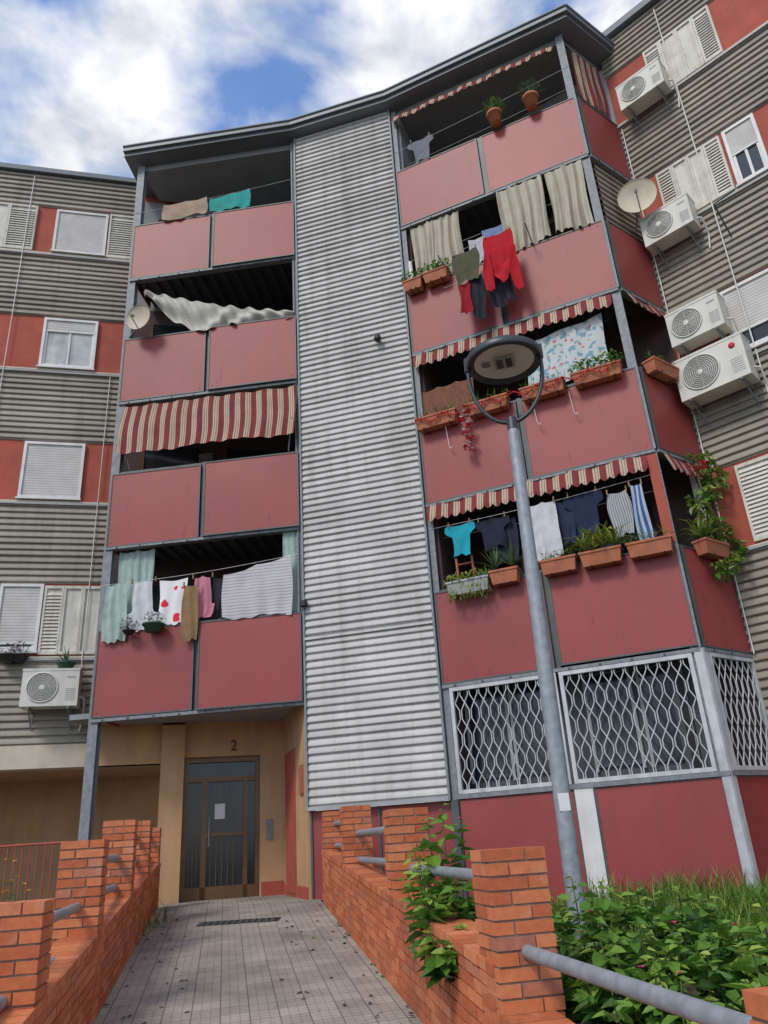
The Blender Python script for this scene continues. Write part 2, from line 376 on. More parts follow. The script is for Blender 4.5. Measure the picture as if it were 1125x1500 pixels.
fm.box(FL,1.6,1.69,-.14,-.1,2.05,2.95,'wood'); fm.cyl(FR.p(1.67,-.05,2.1),FR.p(1.67,-.05,3.2),.022,'white')
fm.cyl(FL.p(LL-.04,.05,2.1),FL.p(LL-.04,.05,13.2),.012,'black',None,6); fm.cyl(FL.p(LL+.02,.09,3.42),FL.p(LL+.02,.09,3.5),.06,'black')
for k in range(4):
    fm.box(FR,LR-.03,LR+.0,.0,.03,ZB[k],ZB[k]+PH,'galv')
fm.cyl(FL.p(3.1,-.05,6.2),FL.p(3.2,.12,6.75),.012,'galv'); fm.cyl(FL.p(.3,-.05,6.2),FL.p(.2,.12,6.75),.012,'galv')
fm.cyl(FR.p(.14,-.02,8.95),FR.p(.12,-.02,9.5),.035,'white')
pn.make(bld)
sl=B("balcony_slabs")
def poly(b,pts,z0,z1,m):
    n=len(pts); vs=[Vector((p[0],p[1],z0+E)) for p in pts]+[Vector((p[0],p[1],z1+E)) for p in pts]
    b.add(vs,[tuple(range(n))[::-1],tuple(range(n,2*n))]+[(i,(i+1)%n,n+(i+1)%n,n+i) for i in range(n)],m)
def P2(fr,u,w): p=fr.p(u,w,0); return (p.x,p.y)
LP=[P2(FL,.03,-.1),P2(FL,LL-.01,-.1),(-1.2,13.4),(-4.45,12.62)]
RP=[P2(FR,.03,-.1),P2(FR,LR-.03,-.1),P2(FD,.03,-.1),P2(FD,LD,-.1),(4.6,10.25),(1.29,12.33)]
for k in range(5):
    z=ZB[k]+.08
    m='soffit' if k==4 else 'deck'
    poly(sl,LP,z+.06,z+.2,m); poly(sl,RP,z+.06,z+.2,m)
    if k<4:
        for i in range(14):
            u=.12+i*.23; sl.box(FL,u,u+.09,-1.4,-.12,z+.0,z+.058,'deck'); sl.box(FR,u,u+.09,-1.2,-.12,z+.0,z+.058,'deck')
sl.make(bld)
bw=B("balcony_back_walls")
rb=Fr((1.29,12.33),(4.69-1.29,10.15-12.33)); L=math.hypot(3.4,2.18)
s1=Fr((.70,10.95),(.59,1.38)); s2=Fr((-1.25,11.5),(0.05,1.9))
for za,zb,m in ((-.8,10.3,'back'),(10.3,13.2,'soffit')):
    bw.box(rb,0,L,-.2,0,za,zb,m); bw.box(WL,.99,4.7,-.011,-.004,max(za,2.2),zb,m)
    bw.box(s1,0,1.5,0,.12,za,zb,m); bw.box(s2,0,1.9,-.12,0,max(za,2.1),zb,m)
for k in range(4):
    z=ZB[k]+.3
    for u in (1.5,3.0): bw.box(WL,u,u+1.0,-.003,.03,z,z+2.1,'glass'); bw.box(WL,u-.05,u,-.003,.05,z,z+2.1,'bronze')
    for u in (.6,2.2): bw.box(rb,u,u+1.0,.0,.03,z,z+2.1,'glass'); bw.box(rb,u-.05,u,-.003,.05,z,z+2.1,'grey')
    for fr,Lx in ((FL,3.0),(FR,3.1)):
        for q in range(3):
            u=R.uniform(.2,Lx-.6); h=R.uniform(1.2,1.75); w_=R.uniform(-1.0,-.7); bw.box(fr,u,u+R.uniform(.2,.5),w_-.25,w_,z,z+h,R.choice(['wood','deck','grey','terra','back']))
bw.make(bld)
rf=B("roof")
def miter(pts,w):
    out=[]
    for i,p in enumerate(pts):
        ns=[]
        for a,b_ in ((i-1,i),(i,i+1)):
            if a>=0 and b_<len(pts):
                d=Vector((pts[b_][0]-pts[a][0],pts[b_][1]-pts[a][1])).normalized(); ns.append(Vector((d.y,-d.x)))
        n=sum(ns,Vector((0,0))); n=n/len(ns); n=n/n.length_squared; out.append((p[0]+n.x*w,p[1]+n.y*w))
    return out
base=[(-4.85,11.77),(-1.33,11.4),(.636,10.873),(3.793,9.462),(4.75,10.2)]
o=miter(base,.24); o2=miter(base,.3)
backp=[(6.5,13.5),(3,16),(-4.6,15)]
poly(rf,o+backp,13.36,13.44,'roof'); poly(rf,o2+backp,13.443,13.56,'roof')
for i in range(4):
    rf.cyl((*o2[i],13.56+E),(*o2[i+1],13.56+E),.03,'roof')
rf.cyl((-.35,11.6,13.5+E),(-.35,11.6,13.95+E),.13,'galv'); rf.cyl((-.35,11.6,13.95+E),(-.35,11.6,14.05+E),.2,'galv')
rf.make(bld)
g=B("ground_floor_panels")
g.box(FR,.12,1.62,-.02,.0,-.8,.5,'red',.3); g.box(FR,1.62,1.90,-.03,.008,-.8,.52,'frame'); g.box(FR,1.64,1.87,.008,.02,-.8,.52,'white'); g.box(FR,1.90,LR-.1,-.02,.0,-.8,.5,'red',.7)
g.box(FD,.08,LD,-.02,0,-.8,.5,'red'); g.box(FR,.0,.1,-.05,.02,-.8,.5,'frame'); g.box(FR,LR-.1,LR,-.1,.02,-.8,2.0,'grille')
g.box(FD,0,.08,-.1,.02,-.8,2.0,'grille')
g.box(FS,.0,LS,-.12,-.06,-.8,.5,'red',.2)
for u in (.02,1.0): g.box(FS,u,u+.03,-.06,-.04,-.8,.5,'frame')
for fr,a,b_ in ((FR,.1,LR-.1),(FD,.08,LD)):
    g.box(fr,a,b_,-.6,-.5,.4,2.05,'deck'); g.box(fr,a,b_,-.5,-.0,.48,.5,'grey')
for a,b_,m in ((.2,.75,'glass'),(.85,1.4,'glass'),(1.9,2.45,'glass'),(2.6,3.1,'glass')):
    g.box(FR,a,b_,-.49,-.46,.75,1.95,m)
    for q in (a-.04,b_): g.box(FR,q,q+.04,-.49,-.44,.7,2.0,'grey')
g.make(bld)
gr=B("security_grille")
def grille(fr,u0,u1,z0,z1):
    for a in ((u0,u0+.05,z0,z1),(u1-.05,u1,z0,z1),(u0+.05,u1-.05,z1-.05,z1),(u0+.05,u1-.05,z0,z0+.05)): gr.box(fr,a[0],a[1],-.04,.02,a[2],a[3],'grille')
    a0=u0+.06;a1=u1-.06; n=round((a1-a0)/.135); c=(a1-a0)/n; zb=z0+.05; zt=z1-.05; H=zt-zb
    P=[(0,.1),(.05,.1),(.13,.5),(.21,.1),(.28,.1),(.36,.5),(.44,.1),(.54,.1),(.62,.5),(.70,.1),(.79,.1),(.87,.5),(.95,.1),(1,.1)]
    for i in range(n):
        uc=a0+c*(i+.5)
        for sgn in (-1,1):
            for (ha,da),(hb,db) in zip(P,P[1:]):
                gr.cyl(fr.p(uc+da*sgn*c,-.01,zb+H*ha),fr.p(uc+db*sgn*c,-.01,zb+H*hb),.0085,'grille',None,5,False)
grille(FR,.12,1.62,.56,1.95); grille(FR,1.66,LR-.13,.56,1.95); grille(FD,.1,LD,.56,1.95)
gr.box(FR,.08,LR,-.05,.03,.5,.555,'galv'); gr.box(FD,0,LD,-.05,.03,.5,.555,'galv')
gr.make(bld)
en=B("entrance")
en.box(WL,2.09,2.45,-.3,.15,-.65,2.0,'beige')
en.box(WL,3.66,4.04,-.3,0,-.65,2.1,'beige'); en.box(WL,2.45,3.66,-.3,0,1.5,2.1,'beige'); en.box(WL,1.0,2.09,-.2,.03,1.42,2.1,'beige')
sw=Fr((-1.94,13.29),(.61,-1.89)); en.box(sw,0,1.95,-.12,0,-.65,2.1,'beige')
en.box(sw,.35,1.1,.0,.03,-.55,1.45,'redwall'); en.box(sw,1.5,1.75,.0,.03,.75,1.15,'terra'); en.box(sw,0,1.95,.0,.02,-.65,-.45,'redwall')
en.box(WL,3.68,4.02,.0,.02,-.65,-.4,'redwall'); en.box(WL,3.76,3.86,.0,.02,.2,.5,'galv')
d0,d1=2.45,3.66
en.box(WL,d0,d1,-.3,-.17,-.6,1.5,'glass')
for a in ((d0,d0+.07,-.6,1.5),(d1-.07,d1,-.6,1.5),(d0+.07,d1-.07,1.42,1.5),(d0+.07,d1-.07,1.12,1.19),(d0+.30,d0+.38,-.6,1.12),(d1-.26,d1-.19,-.6,1.12),(d0+.07,d1-.07,-.6,-.42),(d0+.38,d1-.26,.3,.35)):
    en.box(WL,a[0],a[1],-.17,-.1,a[2],a[3],'bronze')
for i in range(5): 
    u=d0+.44+i*.09; en.box(WL,u,u+.012,-.165,-.14,-.42,1.12,'bronze')
for i in range(3): u=d0+.11+i*.06; en.box(WL,u,u+.012,-.165,-.14,-.42,1.12,'bronze')
en.box(WL,d0+.5,d0+.66,-.139,-.137,.55,.78,'white')
en.cyl(WL.p(d0+.42,-.08,.15),WL.p(d0+.42,-.08,.6),.014,'galv')
poly(en,[(-5,11.9),(-1.45,11.55),(-1.9,13.3),(-5,12.55)],2.04,2.12,'soffit')
en.make(bld)
fm.make(bld)
tx=bpy.data.curves.new("house_number","FONT"); tx.body="2"; tx.size=.24; tx.extrude=.008; tx.align_x='CENTER'
to=bpy.data.objects.new("house_number",tx); scene.collection.objects.link(to); tx.materials.append(M['black'])
to.matrix_world=Matrix(((WL.d[0],0,WL.n[0],WL.p(3.23,.012,0).x),(WL.d[1],0,WL.n[1],WL.p(3.23,.012,0).y),(0,1,0,1.58+E),(0,0,0,1))); to.parent=bld
wl=B("flood_light"); p=FS.p(1.5,.12,7.95); wl.lathe(p,[(0,-.07),(.05,-.05),(.07,0),(.05,.05),(0,.07)],'black',12); wl.cyl(p,FS.p(1.5,.0,8.0),.02,'black'); wl.make(bld)

# ------------------------------------------------------------ fabrics
def sheet(name,fr,u0,u1,zt,zb,w,m,amp=.03,folds=5,top2=None,bot2=None,wb=None,nu=None,prof=None,ret=None,pegs=True,keep=False):
    b=ret or B(name); top2=zt if top2 is None else top2; bot2=zb if bot2 is None else bot2; wb=w if wb is None else wb
    nu=nu or max(14,int(folds*8)); nv=16; ph=R.uniform(0,6); vs=[];uv=[]; ph2=R.uniform(0,6)
    for j in range(nv+1):
        t=j/nv
        for i in range(nu+1):
            s=i/nu
            if prof:
                k=[q for q in prof if q[0]<=t+1e-6][-1]; kn=([q for q in prof if q[0]>t+1e-6] or [k])[0]
                f=0 if kn[0]==k[0] else (t-k[0])/(kn[0]-k[0]); l=k[1]+(kn[1]-k[1])*f; r=k[2]+(kn[2]-k[2])*f
                ss=l+(r-l)*s
            else: ss=s
            u=u0+(u1-u0)*ss
            top=zt+(top2-zt)*ss-.035*abs(math.sin(math.pi*ss*max(1,round(folds/2)))); bot=zb+(bot2-zb)*ss+.02*math.sin(ss*9+ph)+.012*math.sin(ss*23+ph2)
            z=top+(bot-top)*t
            off=amp*(.35+.65*t)*(math.sin(ss*folds*2*math.pi+ph+math.sin(t*3+ph)*.9)+.5*math.sin(ss*folds*4.3+ph*2+t*2.6)+.35*math.sin(t*7+ss*5+ph2))
            vs.append(fr.p(u+.014*math.sin(t*5+ss*3+ph),w+(wb-w)*t+off,z)); uv.append((u,z))
    b.add(vs,[(j*(nu+1)+i,j*(nu+1)+i+1,(j+1)*(nu+1)+i+1,(j+1)*(nu+1)+i) for j in range(nv) for i in range(nu)],m,uv,.5,True)
    if pegs and prof:
        for s in (.12,.88): u=u0+(u1-u0)*s; z=zt+(top2-zt)*s; b.box(fr,u-.008,u+.008,w-.012,w+.02,z-.04,z+.04,'wood')
    return b if (ret or keep) else b.make()
TS=[(0,.12,.88),(.02,0,1),(.22,-.02,1.02),(.30,.0,1.0),(.32,.2,.8),(1,.18,.82)]
TU=[(0,.2,.8),(.62,.2,.8),(.66,.0,1.0),(.9,.02,.98),(.97,.2,.8),(1,.35,.65)]
TR=[(0,.1,.9),(.3,.05,.95),(1,.12,.88)]
sheet("curtain",FL,.22,.80,4.72,3.36,-.12,'voile',.03,5); sheet("curtain",FL,.12,.5,4.1,3.15,.08,'voile',.02,3)
sheet("curtain",FL,3.0,3.28,4.75,3.36,-.05,'voile',.02,3)
sheet("hanging_shirt",FL,.48,1.0,4.12,3.3,.05,cloth((.74,.74,.75)),.02,3,prof=TU)
sheet("hanging_towel",FL,1.0,1.45,4.1,3.36,.03,'redflower',.015,2)
sheet("hanging_trousers",FL,1.4,1.7,3.95,3.05,.12,cloth((.33,.20,.10)),.02,2,prof=TR)
sheet("hanging_shirt",FL,1.5,1.92,4.1,3.40,.03,cloth((.68,.25,.33)),.02,3,prof=TU)
sheet("hanging_shirt",FL,1.88,2.07,4.08,3.4,-.02,cloth((.03,.03,.035)),.02,2)
sheet("hanging_bed_sheet",FL,2.05,3.16,4.06,3.34,.08,'sheet',.012,4,top2=4.3)
sheet("striped_awning",FL,.12,3.26,7.46,6.42,-.0,'awn',.02,11,wb=.16)
lb=B("hanging_lace_cloth"); vs=[];uv=[];nu=80;nv=18
for j in range(nv+1):
    for i in range(nu+1):
        s=i/nu;t=j/nv; u=.35+2.9*s; top=10.0-.95*s-.10*math.sin(math.pi*s)-.03*abs(math.sin(s*22)); bot=(9.85-.97*min(1,s/.33)+.05*math.sin(s*25)) if s<.33 else 8.86+.03*math.sin(s*25)
        z=top+(min(bot,top-.08)-top)*t; vs.append(FL.p(u,.03+.07*math.sin(s*22+t*6+math.sin(s*11)*2)*(.15+t)+.035*math.sin(s*55-t*7),z)); uv.append((u,z))
lb.add(vs,[(j*(nu+1)+i,j*(nu+1)+i+1,(j+1)*(nu+1)+i+1,(j+1)*(nu+1)+i) for j in range(nv) for i in range(nu)],'lace',uv,.5,True); lb.make()
sheet("hanging_towel",FL,.62,1.54,12.05,11.62,.06,cloth((.50,.35,.26)),.012,3,top2=12.1,bot2=11.7)
sheet("hanging_towel",FL,1.56,2.4,12.1,11.75,.0,cloth((.05,.40,.36)),.012,3,top2=12.22)
def valance(fr,u0,u1,zt,h):
    b=B("striped_awning"); n=max(2,int((u1-u0)/.13)); N=n*6; vs=[];uv=[]
    for i in range(N+1):
        u=u0+(u1-u0)*i/N; sc=abs(math.sin(math.pi*i/6)); w=.06+.014*math.sin(u*9)+.008*math.sin(u*31)
        vs+= [fr.p(u,w-.05,zt),fr.p(u,w+.03,zt-h*(.75)-.05*h*math.sin(u*3)),fr.p(u,w+.035,zt-h*(.82+.18*sc))]; uv+=[(u,zt),(u,zt-h*.75),(u,zt-h)]
    b.add(vs,[(3*i+j,3*i+3+j,3*i+4+j,3*i+1+j) for i in range(N) for j in (0,1)],'awn',uv)
    b.make()
valance(FR,.05,LR-.15,4.74,.30); valance(FR,.05,LR-.15,7.5,.30); valance(FR,.05,LR-.2,13.12,.22); valance(FD,.1,LD,4.74,.3); valance(FD,.1,LD,7.5,.25)
sheet("striped_awning",FD,.2,LD-.1,13.15,11.9,-.05,'awn',.02,4)
lv=B("side_louvre"); corr(lv,FD,.1,LD,8.9,10.2,-.05,'wing'); lv.make(bld)
sheet("hanging_shirt",FR,.3,.74,4.35,3.84,.0,cloth((.02,.42,.52)),.015,2,prof=TS)
sheet("hanging_shirt",FR,.75,1.28,4.34,3.86,-.03,cloth((.02,.025,.05)),.02,3,prof=TS)
sheet("hanging_trousers",FR,1.0,1.35,4.3,3.65,-.1,cloth((.025,.03,.06)),.02,3)
sheet("hanging_shirt",FR,1.54,2.03,4.36,3.5,.05,cloth((.74,.74,.75)),.02,3,prof=TR)
sheet("hanging_shirt",FR,1.98,2.2,4.36,3.7,-.05,cloth((.03,.04,.09)),.02,2)
sheet("hanging_shirt",FR,2.1,2.62,4.4,3.75,-.02,cloth((.018,.028,.075)),.02,2,prof=TS)
sheet("hanging_shirt",FR,2.66,3.0,4.3,3.65,-.02,'greystripe',.02,2,prof=TR)
sheet("hanging_shirt",FR,2.99,3.2,4.32,3.45,.05,'plaid',.02,2,prof=TR)
sheet("hanging_bed_sheet",FR,1.85,3.1,7.12,6.25,-.06,'floral',.015,4,top2=7.25)
sheet("reed_screen",FR,.06,1.0,6.82,6.1,-.05,'rug',.008,6)
sheet("curtain",FR,.2,.62,10.25,8.95,-.02,'curtain',.035,4); sheet("curtain",FR,.5,1.12,10.25,9.05,-.02,'curtain',.04,5,bot2=8.9)
sheet("curtain",FR,1.85,2.62,10.25,8.80,.04,'curtain',.035,6,bot2=8.95); sheet("curtain",FR,2.70,3.3,10.25,8.95,.04,'curtain',.035,5,bot2=8.85)
sheet("hanging_towel",FR,1.2,1.5,9.55,9.0,-.08,cloth((.6,.6,.62)),.015,2); sheet("hanging_shirt",FR,1.48,1.95,9.62,9.0,-.04,cloth((.22,.28,.50)),.015,2)
sheet("hanging_shirt",FR,.98,1.5,8.95,8.32,.38,cloth((.10,.10,.055)),.02,2,prof=TR)
rd_=cloth((.55,.008,.02))
hb=sheet("hanging_hoodie",FR,1.56,2.08,9.05,8.25,.40,rd_,.03,2,prof=[(0,.05,.95),(.15,.02,.98),(1,.1,.9)],keep=True)
sheet("x",FR,1.50,1.70,8.75,7.95,.43,rd_,.03,1,prof=[(0,.3,.8),(.5,.1,.9),(1,.2,.75)],ret=hb,pegs=False)
sheet("x",FR,1.94,2.14,8.7,7.82,.44,rd_,.03,1,prof=[(0,.2,.7),(.5,.1,.9),(1,.3,.8)],ret=hb,pegs=False)
sheet("x",FR,1.68,1.98,8.4,8.02,.46,rd_,.03,1,prof=[(0,.0,1),(.6,.1,.9),(1,.4,.6)],ret=hb,pegs=False); hb.make()
sheet("hanging_trousers",FR,1.05,1.25,8.35,7.75,.34,cloth((.35,.01,.02)),.02,2); sheet("hanging_trousers",FR,1.2,1.5,8.42,7.55,.32,cloth((.02,.022,.03)),.04,2,prof=TR); sheet("hanging_trousers",FR,1.52,1.95,8.4,7.7,.3,cloth((.03,.03,.045)),.04,3,prof=TR)
sheet("hanging_shirt",FR,.33,.82,12.25,11.68,.03,cloth((.22,.23,.26)),.02,2,prof=TS)
cl=B("clothes_lines")
def line(fr,u0,u1,z0,z1,w,sag=.03):
    pts=[fr.p(u0+(u1-u0)*i/8,w,z0+(z1-z0)*i/8-sag*math.sin(math.pi*i/8)) for i in range(9)]; cl.tube(pts,.004,'white',4)
line(FL,0,LL,4.1,4.3,.05,.05); line(FL,0,LL,12.0,12.3,0); line(FR,0,LR,4.36,4.42,0,.04); line(FR,0,LR,4.3,4.3,-.3,.04)
line(FR,0,LR,9.55,9.7,-.06); line(FR,0,LR,12.2,12.45,0); line(FR,0,LR,12.1,12.3,-.3); line(FR,0.8,2.3,8.95,9.08,.38,.0); line(FR,.8,2.3,8.4,8.45,.32,0)
for u in (.8,2.3): cl.cyl(FR.p(u,0,8.9),FR.p(u,.45,9.0),.01,'galv')
cl.make(bld)

# ------------------------------------------------------------ plants
def clump(b,c,r,n,L,W,m,up=.3,hang=0):
    c=Vector(c)
    for i in range(n):
        while True:
            q=Vector((R.uniform(-1,1),R.uniform(-1,1),R.uniform(-1,1)))
            if q.length<1: break
        p=c+Vector((q.x*r[0],q.y*r[1],q.z*r[2])); d=Vector((q.x+R.uniform(-.6,.6),q.y+R.uniform(-.6,.6),up-hang+R.uniform(-.5,.5)))
        k=R.uniform(.6,1.2); b.leaf(p,d,L*k,W*k,m,min(1,max(0,.5+q.z*.35+R.uniform(-.3,.3))))
def spikes(b,c,n,L,W,m,droop=.4,up=.3):
    c=Vector(c)
    for i in range(n):
        a=R.uniform(0,6.28); e=R.uniform(up,1.4); d=Vector((math.cos(a)*math.cos(e),math.sin(a)*math.cos(e),math.sin(e))); l=L*R.uniform(.6,1.1)
        s=d.cross(Vector((0,0,1))).normalized()*W; q1=c+d*l*.5; q2=c+d*l+Vector((0,0,-droop*l*.3))
        b.add([c-s,c+s,q1+s*.8,q1-s*.8,q2],[(0,1,2,3),(3,2,4)],m,None,R.random())
def planter(fr,u0,u1,z,w0,kind='clump',m='leaf',name="planter_box",h=.2,pm='terra'):
    b=B(name); d=.19; t=.02
    def fr8(a,c,e,f,z0,z1,ins):
        return [fr.p(a+ins,e+ins,z0),fr.p(c-ins,e+ins,z0),fr.p(c-ins,f-ins,z0),fr.p(a+ins,f-ins,z0),fr.p(a,e,z1),fr.p(c,e,z1),fr.p(c,f,z1),fr.p(a,f,z1)]
    b.box8(fr8(u0,u1,w0,w0+d,z,z+h-.03,.025),pm); b.box(fr,u0-.012,u1+.012,w0-.012,w0+d+.012,z+h-.03,z+h,pm); b.box(fr,u0+.02,u1-.02,w0+.02,w0+d-.02,z+h,z+h+.006,'soil')
    for u in (u0+.12,u1-.12): b.box(fr,u,u+.02,w0-.02,w0+d+.02,z-.01,z+.002,'frame')
    n=max(1,int((u1-u0)/.12))
    for i in range(n):
        q=fr.p(u0+(i+.5)*(u1-u0)/n,w0+d/2,z+h+.05)
        if kind=='clump': clump(b,q+Vector((0,0,.04)),(.11,.12,.13),60,.06,.035,m)
        elif kind=='sparse': clump(b,q,(.08,.08,.07),12,.05,.02,m); spikes(b,q,5,.2,.005,m)
        elif kind=='spike': 
            if i%2==0: spikes(b,q,26,.46,.016,m)
        elif kind=='long': spikes(b,q,20,.55,.016,m,1.2); clump(b,q+Vector((0,0,.1)),(.12,.12,.16),18,.11,.035,m)
        elif kind=='hang': clump(b,q,(.12,.12,.12),60,.06,.025,m,0,.6); clump(b,fr.p(u0+(i+.5)*(u1-u0)/n,w0+d,z+.02),(.1,.08,.14),35,.06,.022,m,0,.8)
    b.make()
planter(FR,.3,.92,3.2,.03,'hang','yleaf',pm='grey'); planter(FR,.95,1.35,3.24,.03,'spike','leafdk'); planter(FR,1.68,2.16,3.24,.03,'sparse'); planter(FR,2.22,2.76,3.24,.03,'long','yleaf'); planter(FR,2.84,3.4,3.24,.03,'sparse','yleaf')
planter(FD,.3,.85,3.24,.03,'long','yleaf')
planter(FR,.05,.72,5.98,.03,'sparse'); planter(FR,.9,1.55,5.98,.03,'sparse'); planter(FR,1.76,2.42,5.98,.03,'sparse'); planter(FR,2.55,3.25,5.98,.03,'clump','leaf'); planter(FD,.1,.7,6.0,.03,'sparse')
planter(FR,.04,.38,8.72,.03,'clump'); planter(FR,.42,.85,8.74,.03,'clump','leaf')
gb=B("flower_garland")
pts=[]
for i in range(60):
    u=.05+3.2*i/59; pts.append(FR.p(u,.25,6.12+.05*math.sin(i*.9)-.03))
for i in range(59): clump(gb,pts[i],(.02,.02,.02),8,.045,.014,'rose',.2)
gb.tube(pts,.008,'rose',6)
for i in range(26):
    z=6.1-.72*i/25; p=FR.p(.86+.05*math.sin(i*.8),.2,z); clump(gb,p,(.04,.04,.03),10,.05,.035,'rose' if i%4 else 'white')
gb.make()
hk=B("hanging_hooks")
for u in (.5,1.9,2.45): 
    hk.tube([FR.p(u,.1,5.98),FR.p(u+.03,.1,5.6),FR.p(u+.06,.12,5.55),FR.p(u+.08,.1,5.6)],.005,'white',5)
hk.make(bld)
def pot(fr,u,w,z,r,h,kind,m,pm='terra'):
    b=B("potted_plant"); c=fr.p(u,w,z)
    b.lathe(c,[(0,0),(r*.65,0),(r*.92,h*.8),(r,h*.8),(r*1.03,h),(r*.9,h),(r*.88,h*.93),(0,h*.93)],pm,20)
    q=c+Vector((0,0,h))
    if kind=='spike': spikes(b,q,30,.32,.012,m)
    elif kind=='bushy': spikes(b,q,60,.42,.007,m,.8,.5); clump(b,q+Vector((0,0,.16)),(.2,.2,.16),150,.05,.018,m)
    else: clump(b,q+Vector((0,0,.08)),(.15,.15,.12),110,.05,.018,m)
    b.make()
pot(FR,2.05,.15,11.66,.14,.25,'bushy','leaf'); pot(FR,2.72,.15,11.68,.14,.25,'bushy','leafdk')
pot(FL,1.0,.18,3.22,.17,.12,'c','dry','green'); pot(FL,.6,.16,3.22,.1,.06,'c','dry','black'); pot(WL,.55,.3,2.9,.15,.1,'spike','leafdk','green'); pot(WL,-.35,.15,3.05,.18,.12,'c','dry','black')
pot(WL,-.2,.15,3.05,.15,.12,'c','dry','black')
rp=B("climbing_rose")
for i in range(16):
    z=4.75-1.75*i/15; clump(rp,FD.p(.75+.25*math.sin(i*.7),.18,z),(.16,.12,.12),30,.1,.06,'yleaf' if i%3 else 'leaf',0,.3)
clump(rp,FD.p(.6,.2,4.55),(.1,.08,.08),30,.06,.06,'rose'); 
rp.tube([FD.p(.6,.1,3.3),FD.p(.7,.12,4.0),FD.p(.62,.15,4.6)],.012,'stem'); rp.make()
ld=B("wooden_ladder")
for u in (.35,.62): ld.cyl(FR.p(u,-.3,2.3),FR.p(u*.9+.06,-.12,3.85),.02,'terra')
for z in (3.2,3.5,3.75): ld.box(FR,.36,.6,-.2,-.14,z,z+.02,'terra')
ld.make()

# ------------------------------------------------------------ AC units, dishes
def ac(fr,u0,wd,z0,h,dp=.3,off=.12):
    b=B("air_conditioner"); w0=off; w1=off+dp
    b.box(fr,u0,u0+wd,w0,w1,z0,z0+h,'ac'); b.box(fr,u0-.006,u0+wd+.006,w0-.004,w1+.006,z0+h-.03,z0+h+.006,'ac')
    c=fr.p(u0+wd*.36,w1+.004,z0+h*.5); r=min(h*.38,wd*.3); ax=Vector((fr.n[0],fr.n[1],0))
    b.lathe(c,[(r+.02,0),(r+.02,.01),(r,.014),(r-.004,.002)],'ac',28,ax); b.lathe(c,[(r-.003,.002),(0,.002)],'acfan',28,ax)
    for k in range(1,9): b.lathe(c,[(r*k/9-.005,.008),(r*k/9,.013),(r*k/9+.005,.008)],'ac',28,ax)
    for k in range(8):
        a=math.pi*2*k/8; x=Vector((fr.d[0],fr.d[1],0)); b.cyl(c+ax*.012+(x*math.cos(a)+Vector((0,0,1))*math.sin(a))*.03,c+ax*.012+(x*math.cos(a)+Vector((0,0,1))*math.sin(a))*r,.003,'ac',None,4,False)
    b.lathe(c,[(.04,.016),(0,.018)],'ac',16,ax)
    for k in range(7): b.box(fr,u0+wd*.78,u0+wd*.95,w1,w1+.004,z0+h*(.45-.05*k),z0+h*(.45-.05*k)+.008,'grey')
    if wd>.95: b.lathe(fr.p(u0+wd*.85,w1+.002,z0+h*.78),[(.045,0),(.045,.006),(0,.006)],'rose',20,ax); 
    else: b.box(fr,u0+wd*.78,u0+wd*.93,w1,w1+.004,z0+h*.75,z0+h*.8,'grey')
    for u in (u0+.12,u0+wd-.14): b.box(fr,u,u+.025,-.0,w1+.03,z0-.045,z0-.012,'galv'); b.box(fr,u,u+.025,.0,.03,z0-.3,z0-.045,'galv'); b.cyl(fr.p(u+.012,.02,z0-.28),fr.p(u+.012,w1-.02,z0-.04),.01,'galv')
    b.tube([fr.p(u0+wd,w0+.1,z0+h*.3),fr.p(u0+wd+.07,w0+.08,z0+h*.25),fr.p(u0+wd+.06,.05,z0-.1),fr.p(u0+wd+.02,.05,z0-.35)],.014,'white',6)
    b.make()
ac(WL,-.05,.84,2.30,.58); ac(WR,.08,1.0,5.65,.68,.34); ac(WR,.12,.80,6.6,.58); ac(WR,.1,.8,8.55,.56); ac(WR,.26,.8,11.5,.56)
def dish(c,face,r,mount):
    b=B("satellite_dish"); f=Vector(face).normalized(); c=Vector(c)
    b.lathe(c,[(r*x,(x*x-1)*r*.22+.0) for x in (0,.2,.4,.6,.8,.95,1)]+[(r*1.02,.012),(r*1.02,-.01),(r*.8,-r*.22*.36-.015),(r*.3,-r*.22-.015),(0,-r*.22-.02)],'cream',36,f)
    dn=Vector((0,0,-1)); dn=(dn-f*dn.dot(f)).normalized(); tip=c+f*r*1.0+dn*r*.35
    b.cyl(c+dn*r*.98,tip,.01,'grey'); b.cyl(tip,tip+(c-tip).normalized()*.1,.028,'grey'); 
    bk=c-f*(r*.22+.02); b.tube([bk,bk-f*.06,Vector(mount)],.018,'galv'); b.make()
dish((4.42,9.5,9.38+E),(-.42,-.9,-.12),.3,FD.p(.9,-.02,9.1)); dish((-4.25,11.38,9.12+E),(-.25,-.9,-.12),.24,FL.p(.1,-.02,8.95))
pw=B("extension_bracket"); pw.tube([WR.p(1.25,0,8.2),WR.p(1.25,.5,8.55),WR.p(1.6,.6,8.5)],.012,'green',5); pw.make()

